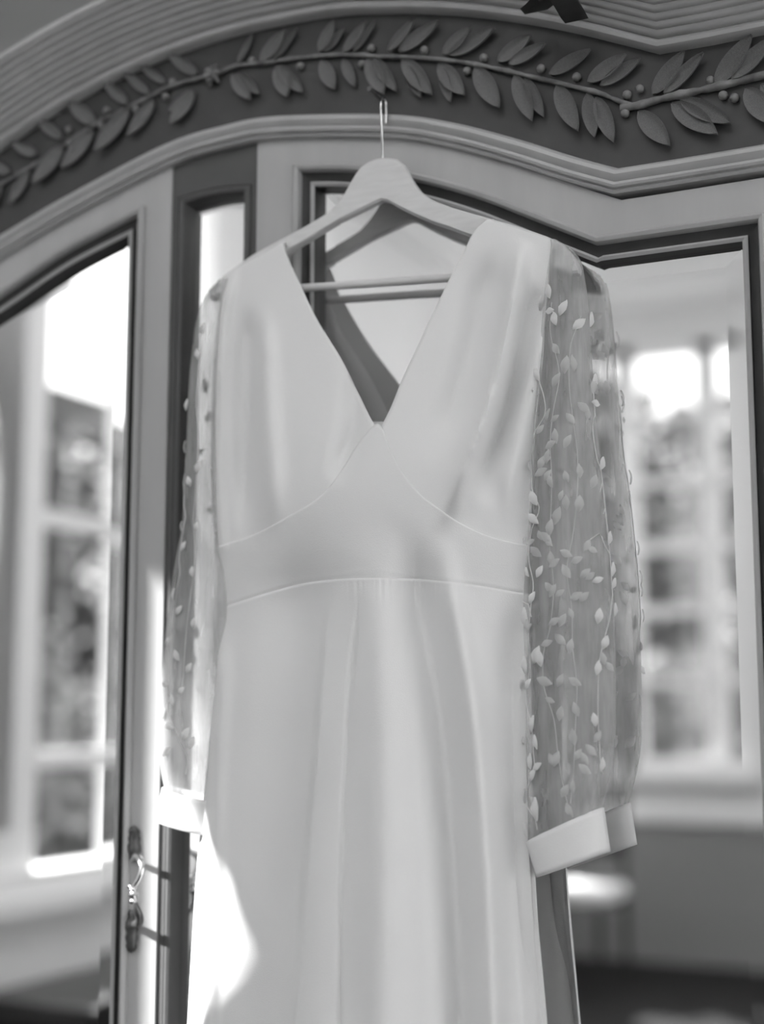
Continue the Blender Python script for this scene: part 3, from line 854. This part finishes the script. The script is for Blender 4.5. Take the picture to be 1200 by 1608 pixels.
# embroidered leaves and vines, sewn on the tulle
def emb_mesh():
    v = []; f = []
    tt = (0, .2, .45, .7, .88, 1); ww = (.04, .62, 1.0, .78, .40, .02)
    for t, wv in zip(tt, ww):
        for s in (-1, 0, 1): v.append((t, s * wv * .5, .10 * (1 - abs(s)) + .12 * sin(pi * t)))
    for i in range(5):
        for j in range(2): f.append((i*3+j, (i+1)*3+j, (i+1)*3+j+1, i*3+j+1))
    me = bpy.data.meshes.new('embroidered_leaf'); me.from_pydata(v, [], f); me.update(); me.materials.append(M_EMB)
    for p in me.polygons: p.use_smooth = True
    return me
EMB = emb_mesh()
EMBF = EMB.copy(); EMBF.materials[0] = sheer('embroidery_faint', 0.8, 0.5)
def sew_leaf(sl, par, cx, cy, ang, L, front=True, wr=.55, me=None):
    t, th = sl.locate(cx, cy, front)
    p = sl.pt(t, th, 1.03); pu = sl.pt(min(1, t + .01), th, 1.03); ps = sl.pt(t, th + .05, 1.03)
    dn = (pu - p).normalized(); sd = (ps - p).normalized(); nr = sd.cross(dn).normalized()
    cen = (sl.pt(t, 0) + sl.pt(t, pi)) / 2
    if nr.dot(p - cen) < 0: nr = -nr
    # angle in the picture: 0 = pointing right, 90 = up
    hx = (RT - nr * RT.dot(nr)).normalized(); hz = nr.cross(hx)
    if hz.z < 0: hz = -hz
    ax = hx * cos(radians(ang)) + hz * sin(radians(ang)); ax.normalize(); wv = nr.cross(ax)
    Lm = L * .00066
    m = Matrix((ax * Lm, wv * Lm * wr, nr * Lm)).transposed().to_4x4()
    m.translation = p + nr * .0012 - ax * Lm * .5
    o = mk('embroidered_leaf', None, None, None, par, share=me or EMB); o.matrix_local = m
    return o
R_LEAVES = [(856,592,110,27),(851,617,175,24),(944,599,70,26),(943,635,0,21),(930,503,80,26),(914,514,40,26),(883,507,-80,24),(893,491,60,26),(857,479,80,24),(874,494,170,20),
 (870,463,95,24),(909,577,100,26),(898,581,80,28),(888,604,55,24),(931,608,80,26),(922,645,-40,24),(886,555,120,22),(844,734,20,22),(865,726,10,20),(853,786,115,26),(853,818,-45,24),
 (892,814,70,28),(832,851,70,18),(835,971,-80,32),(957,729,70,24),(918,796,85,26),(876,832,80,26),(963,895,80,22),(965,917,60,20),(963,958,85,20),(955,846,75,22),(946,913,20,18),
 (948,969,80,24),(899,976,60,22),(912,1016,80,22),(859,1029,70,28),(835,1044,95,28),(826,1077,130,26),(839,1074,50,20),(863,1034,100,26),(869,1070,160,26),(918,1071,150,22),
 (847,1136,75,26),(920,1114,110,22),(916,1157,100,24),(844,1194,90,24),(848,1215,55,22),(860,1202,30,20),(834,1249,-80,22),(858,1268,-85,34),(839,1301,110,24),(915,1234,90,18),
 (909,1270,-60,22),(831,1162,20,22),(857,1164,-75,22),(936,760,70,22),(902,700,60,22),(880,760,110,22),(930,860,60,20),(905,900,120,24),(880,930,60,22),(925,940,45,20),(945,1050,80,22),
 (955,1010,70,22),(890,1120,80,22),(940,1130,100,20),(884,1190,70,24),(950,1200,80,22),(930,1190,120,20),(896,1240,60,22),(878,880,100,22),(860,900,60,20),(842,900,120,20),(852,940,60,20)]
for x, y, a, L in R_LEAVES: sew_leaf(srt, sr_, x, y, a, L, me=EMBF if 864 < x < 938 and y > 520 else EMB)
for k in range(46):
    y = random.uniform(640, 1270) ** 1; x = lerp(ip(RL, y) + 14, ip(RR, y) - 6, random.random())
    sew_leaf(srt, sr_, x, y, random.uniform(20, 160), random.uniform(16, 24), me=EMBF)
for k in range(70):
    y = random.uniform(470, 1260); x = lerp(ip(RL, y) + 8, ip(RR, y) - 8, random.random())
    sew_leaf(srt, sr_, x, y, random.uniform(20, 160), random.uniform(18, 26), False, me=EMBF)
L_LEAVES = [(327,737,70,24),(300,829,160,18),(315,900,90,18),(285,1140,-20,24),(305,1152,60,24),(283,1180,35,26),(314,1166,70,22),(272,1075,170,20),(303,705,40,20),(312,760,110,20),(306,860,60,18),
 (285,935,80,20),(300,960,50,20),(276,1010,80,20),(296,1030,120,22),(310,1050,60,20),(290,1100,100,20),(270,1120,70,20),(300,1085,40,18),(318,980,80,20),(322,830,80,18),(310,640,80,20),(320,560,100,20),(330,520,70,20)]
for x, y, a, L in L_LEAVES: sew_leaf(slt, sl_, x, y, a, L)
for k in range(26):
    y = random.uniform(560, 1200); x = lerp(ip(LL, y) + 5, ip(LR, y) - 14, random.random())
    sew_leaf(slt, sl_, x, y, random.uniform(20, 160), random.uniform(16, 24), False)
def vine(sl, par, pts, r=.0005, front=True, mat=None):
    q = smooth_path([Vector(p) for p in pts], 7); ps = []
    for p in q:
        t, th = sl.locate(p.x, p.y, front); ps.append(sl.pt(t, th, 1.025))
    MB().tube(ps, r, 6).build('vine', mat or M_EMB, par, 70)
for pts in [[(857,600),(862,630),(863,655),(852,685),(842,712),(840,735),(848,770),(858,800),(852,825),(840,850),(838,880),(848,900),(852,925),(846,960),(838,990),(836,1040),(834,1080),(836,1110),(843,1140),(846,1180),(848,1210),(838,1235),(836,1260),(850,1285),(858,1300)],
            [(875,480),(872,520),(884,560),(890,600),(884,650),(878,700),(880,760),(874,820),(872,860),(880,920),(874,980),(866,1030),(868,1080),(880,1130),(886,1190),(894,1240),(905,1275)],
            [(916,500),(905,560),(903,610),(910,660),(918,720),(914,790),(910,850),(905,900),(912,960),(914,1020),(920,1080),(918,1150),(914,1210),(908,1260)],
            [(943,612),(938,640),(934,670),(940,720),(950,760),(954,800),(956,850),(962,900),(961,950),(954,1010),(948,1060),(946,1130),(950,1190),(952,1215)],
            [(957,735),(950,750),(944,775)], [(968,760),(967,778),(956,790),(950,808)],
            [(937,850),(945,840),(952,860),(958,870)], [(848,970),(838,950),(826,945)]]:
    vine(srt, sr_, pts, mat=EMBF.materials[0] if 860 < sum(p[0] for p in pts) / len(pts) < 925 else None)
for pts in [[(300,700),(296,715),(301,735),(295,760),(303,790),(308,815),(300,840),(294,870),(300,900),(290,940),(284,980),(276,1020),(280,1060),(276,1100),(288,1130),(298,1165),(306,1190),(304,1215)],
            [(330,520),(322,580),(318,640),(324,700),(320,760),(316,820),(318,880),(312,940),(306,1000),(302,1060),(298,1110),(300,1140)]]:
    vine(slt, sl_, pts, .0005)

# linen drape added at the left window, its bowed edge cut to shape sunlight
def sun_to_wall(p):
    k = (p.x - (XL + .045)) / -TOSUN.x
    q = p + TOSUN * k
    return q.z, -q.y
edge = [(3.55, 1.56), (3.32, 1.565), (3.26, 1.58)]
for px, py, y in [(256, 905, 0), (300, 1140, -.03), (322, 1305, None), (345, 1350, None), (366, 1405, None), (375, 1460, None), (370, 1515, None), (354, 1560, None), (338, 1600, None), (330, 1660, None)]:
    edge.append(sun_to_wall(at(px, py, y if y is not None else -(.045 + (px - 322) / 53.0 * .024))))
edge.sort(key=lambda e: -e[0])
zl = edge[-1][0]
edge += [(zl - .06, edge[-1][1] + .02), (zl - .2, edge[-1][1] + .08), (2.3, 2.05), (1.5, 2.05), (1.0, 2.03)]
rows = []
for k in range(61):
    z = lerp(3.5, 1.0, k / 60.0)
    u0 = ip(edge[::-1], z)
    row = []
    for j in range(41):
        t = j / 40.0
        u = lerp(u0, 2.20, t)
        row.append((XL + .045 + .014 * sin(t * 2 * pi * 6) * min(1, t * 8), -u, z))
    rows.append(row)
cu = MB().grid(rows).build('added_curtain', M_CURT, None, 60)
tag(cu, 'pale linen drape added at the left window to shape the sun patch', 'added_curtain')
md = cu.modifiers.new('s', 'SOLIDIFY'); md.thickness = .004
mr = MB().tube([(XL + .05, -1.6, 3.52), (XL + .05, -2.3, 3.52)], .012, 10).build('curtain_rod', M_DWOOD, None, 40)
tag(mr, 'dark slim rod that carries the added linen drape', 'curtain rod')

# ------------------------------------------------------------------ furniture seen in the mirrors
ch = empty('side_chair', (-1.84, -6.0, 0), 'dark framed side chair with a white seat under the far windows', 'chair')
cx, cy = -1.84, -6.0
MB().box((cx - .24, cy - .22, .40), (cx + .24, cy + .24, .50), .03).build('seat', M_UPH, ch, 50)
for sx in (-1, 1):
    MB().tube([(cx + sx * .2, cy + .2, .41), (cx + sx * .215, cy + .23, 0)], [.022, .015], 8).build('leg', M_DWOOD, ch, 40)
    MB().tube([(cx + sx * .2, cy - .26, 0), (cx + sx * .2, cy - .235, .45), (cx + sx * .2, cy - .30, .96)], [.016, .022, .016], 8).build('back_post', M_DWOOD, ch, 40)
for z in (.62, .90): MB().box((cx - .2, cy - .295 + (.02 if z < .7 else 0), z), (cx + .2, cy - .26 + (.02 if z < .7 else 0), z + .07), .006).build('back_rail', M_DWOOD, ch)
tb = empty('console_table', (-2.1, -2.65, 0), 'dark polished console table below the left window', 'table')
MB().box((-2.36, -3.2, .50), (-1.85, -2.05, .535), .006).build('table_top', M_DWOOD, tb)
MB().box((-2.33, -3.14, .41), (-1.89, -2.11, .50), .004).build('apron', M_DWOOD, tb)
for x in (-2.31, -1.91):
    for y in (-3.12, -2.13): MB().tube([(x, y, .42), (x, y, .2), (x, y, 0)], [.028, .022, .014], 8).build('leg', M_DWOOD, tb, 40)
va = MB().lathe((-1.755, YB + .045, SILL + .0), [(.035, 0), (.05, .05), (.055, .3), (.045, .5), (.03, .6), (.034, .68)], 20).build('vase', M_VASE, None, 50)
tag(va, 'tall dark vase standing on the far window sill', 'vase')

# ------------------------------------------------------------------ garden outside
gr = MB().box((-30, -40, -.30), (20, 10, -.12)); struct('ground_outside', gr, M_LAWN)
bmv = MB().box((-3.0, -3.9, 2.44), (-2.86, -1.9, 2.60)).box((-2.95, -3.85, -.12), (-2.87, -3.75, 2.44)).build('backlit_transom', M_TRANSOM)  # backlit transom placed outside the glass, its shade put into the colour
tag(bmv, 'window transom set on an added post outside, its backlit shade put into a dark colour', 'beam')
def tree(x, y, h, r, kind, label, n=9000, low=.12, leaf=.13):
    e = empty('tree' if h > 3.2 else 'shrub', (x, y, -.12), label, 'tree' if h > 3.2 else 'shrub', 'garden trees and shrubs')
    MB().tube([(x, y, -.12), (x + .05, y, h * .3), (x - .03, y + .04, h * .75)], [.10 * h / 3, .07 * h / 3, .02], 8).build('trunk', M_BARK, e, 50)
    rnd = random.Random(int(x * 100 + y * 7)); v = []; f = []
    blobs = [(rnd.uniform(-.5, .5) * r, rnd.uniform(-.5, .5) * r, rnd.uniform(low, .92) * h, rnd.uniform(.35, .5) * r) for _ in range(20)]
    for k in range(n):
        b = blobs[k % 20]
        d = Vector((rnd.gauss(0, 1), rnd.gauss(0, 1), rnd.gauss(0, 1))).normalized() * b[3] * rnd.random() ** .4
        c = Vector((x + b[0], y + b[1], b[2])) + d
        a = Vector((rnd.gauss(0, 1), rnd.gauss(0, 1), rnd.gauss(0, 1))).normalized(); q = a.orthogonal().normalized()
        L = leaf * rnd.uniform(.7, 1.4); i = len(v)
        v += [c, c + a * L * .5 + q * L * .25, c + a * L, c + a * L * .5 - q * L * .25]; f.append((i, i+1, i+2, i+3))
    o = mk('foliage', v, f, M_FOL[kind], e); o['kind'] = 'stuff'
for a in [(-6.0, -5.6, 3.5, 1.0, 0, 'tall leafy tree seen past the pergola beam'), (-8.6, -6.2, 4.2, 1.2, 1, 'broad tree behind the tall leafy one, away from the house'),
          (-4.5, -4.6, 1.7, .7, 2, 'low pale shrub beside the left window bay'), (-9.4, -10.2, 5.0, 1.5, 0, 'largest tree in the far corner of the garden'), (-5.4, -11.0, 3.9, 1.0, 1, 'medium tree between the two house corners'),
          (-3.1, -10.4, 4.1, 1.0, 0, 'dark tree outside the far windows, beside the corner'), (-.6, -10.8, 4.4, 1.0, 0, 'slim dark tree in front of the far window posts'), (1.9, -10.6, 4.0, 1.0, 1, 'leafy tree outside the middle far window'),
          (4.4, -10.8, 4.0, 1.0, 0, 'leafy tree outside the last far window'), (-1.9, -8.6, 1.7, .6, 2, 'low pale shrub just beyond the far sill')]:
    tree(*a)

def hedge(x0, y0, x1, y1, h, th, n, label, leaf=.22):
    c = Vector(((x0 + x1) / 2, (y0 + y1) / 2, -.12))
    e = empty('hedge', c, label, 'hedge', 'clipped garden hedges')
    rnd = random.Random(int(x0 * 31 + y1)); v = []; f = []
    d = Vector((x1 - x0, y1 - y0, 0)); nrm = Vector((-d.y, d.x, 0)).normalized()
    for k in range(n):
        p = Vector((x0, y0, 0)) + d * rnd.random() + nrm * rnd.uniform(-th, th) * .5 + Vector((0, 0, -.1 + (h + .1) * rnd.random() * (1 + .06 * sin(k))))
        a = Vector((rnd.gauss(0, 1), rnd.gauss(0, 1), rnd.gauss(0, 1))).normalized(); q = a.orthogonal().normalized(); i = len(v); L = leaf * rnd.uniform(.7, 1.4)
        v += [p, p + a * L * .5 + q * L * .3, p + a * L, p + a * L * .5 - q * L * .3]; f.append((i, i+1, i+2, i+3))
    o = mk('foliage', v, f, M_FOL[2], e); o['kind'] = 'stuff'
    m = MB()
    for k in range(8):
        b = Vector((x0, y0, -.12)) + d * ((k + .5) / 8); m.tube([b, b + Vector((0, 0, h * .8))], .05, 6)
    s_ = m.build('stems', M_BARK, e); s_['kind'] = 'stuff'
hedge(-12, -13.4, 7, -13.4, 4.6, .9, 26000, 'long tall hedge behind the trees outside the far windows')
hedge(-12.0, -12.6, -12.0, 1, 5.0, .9, 22000, 'long tall hedge running beyond the left side lawn')
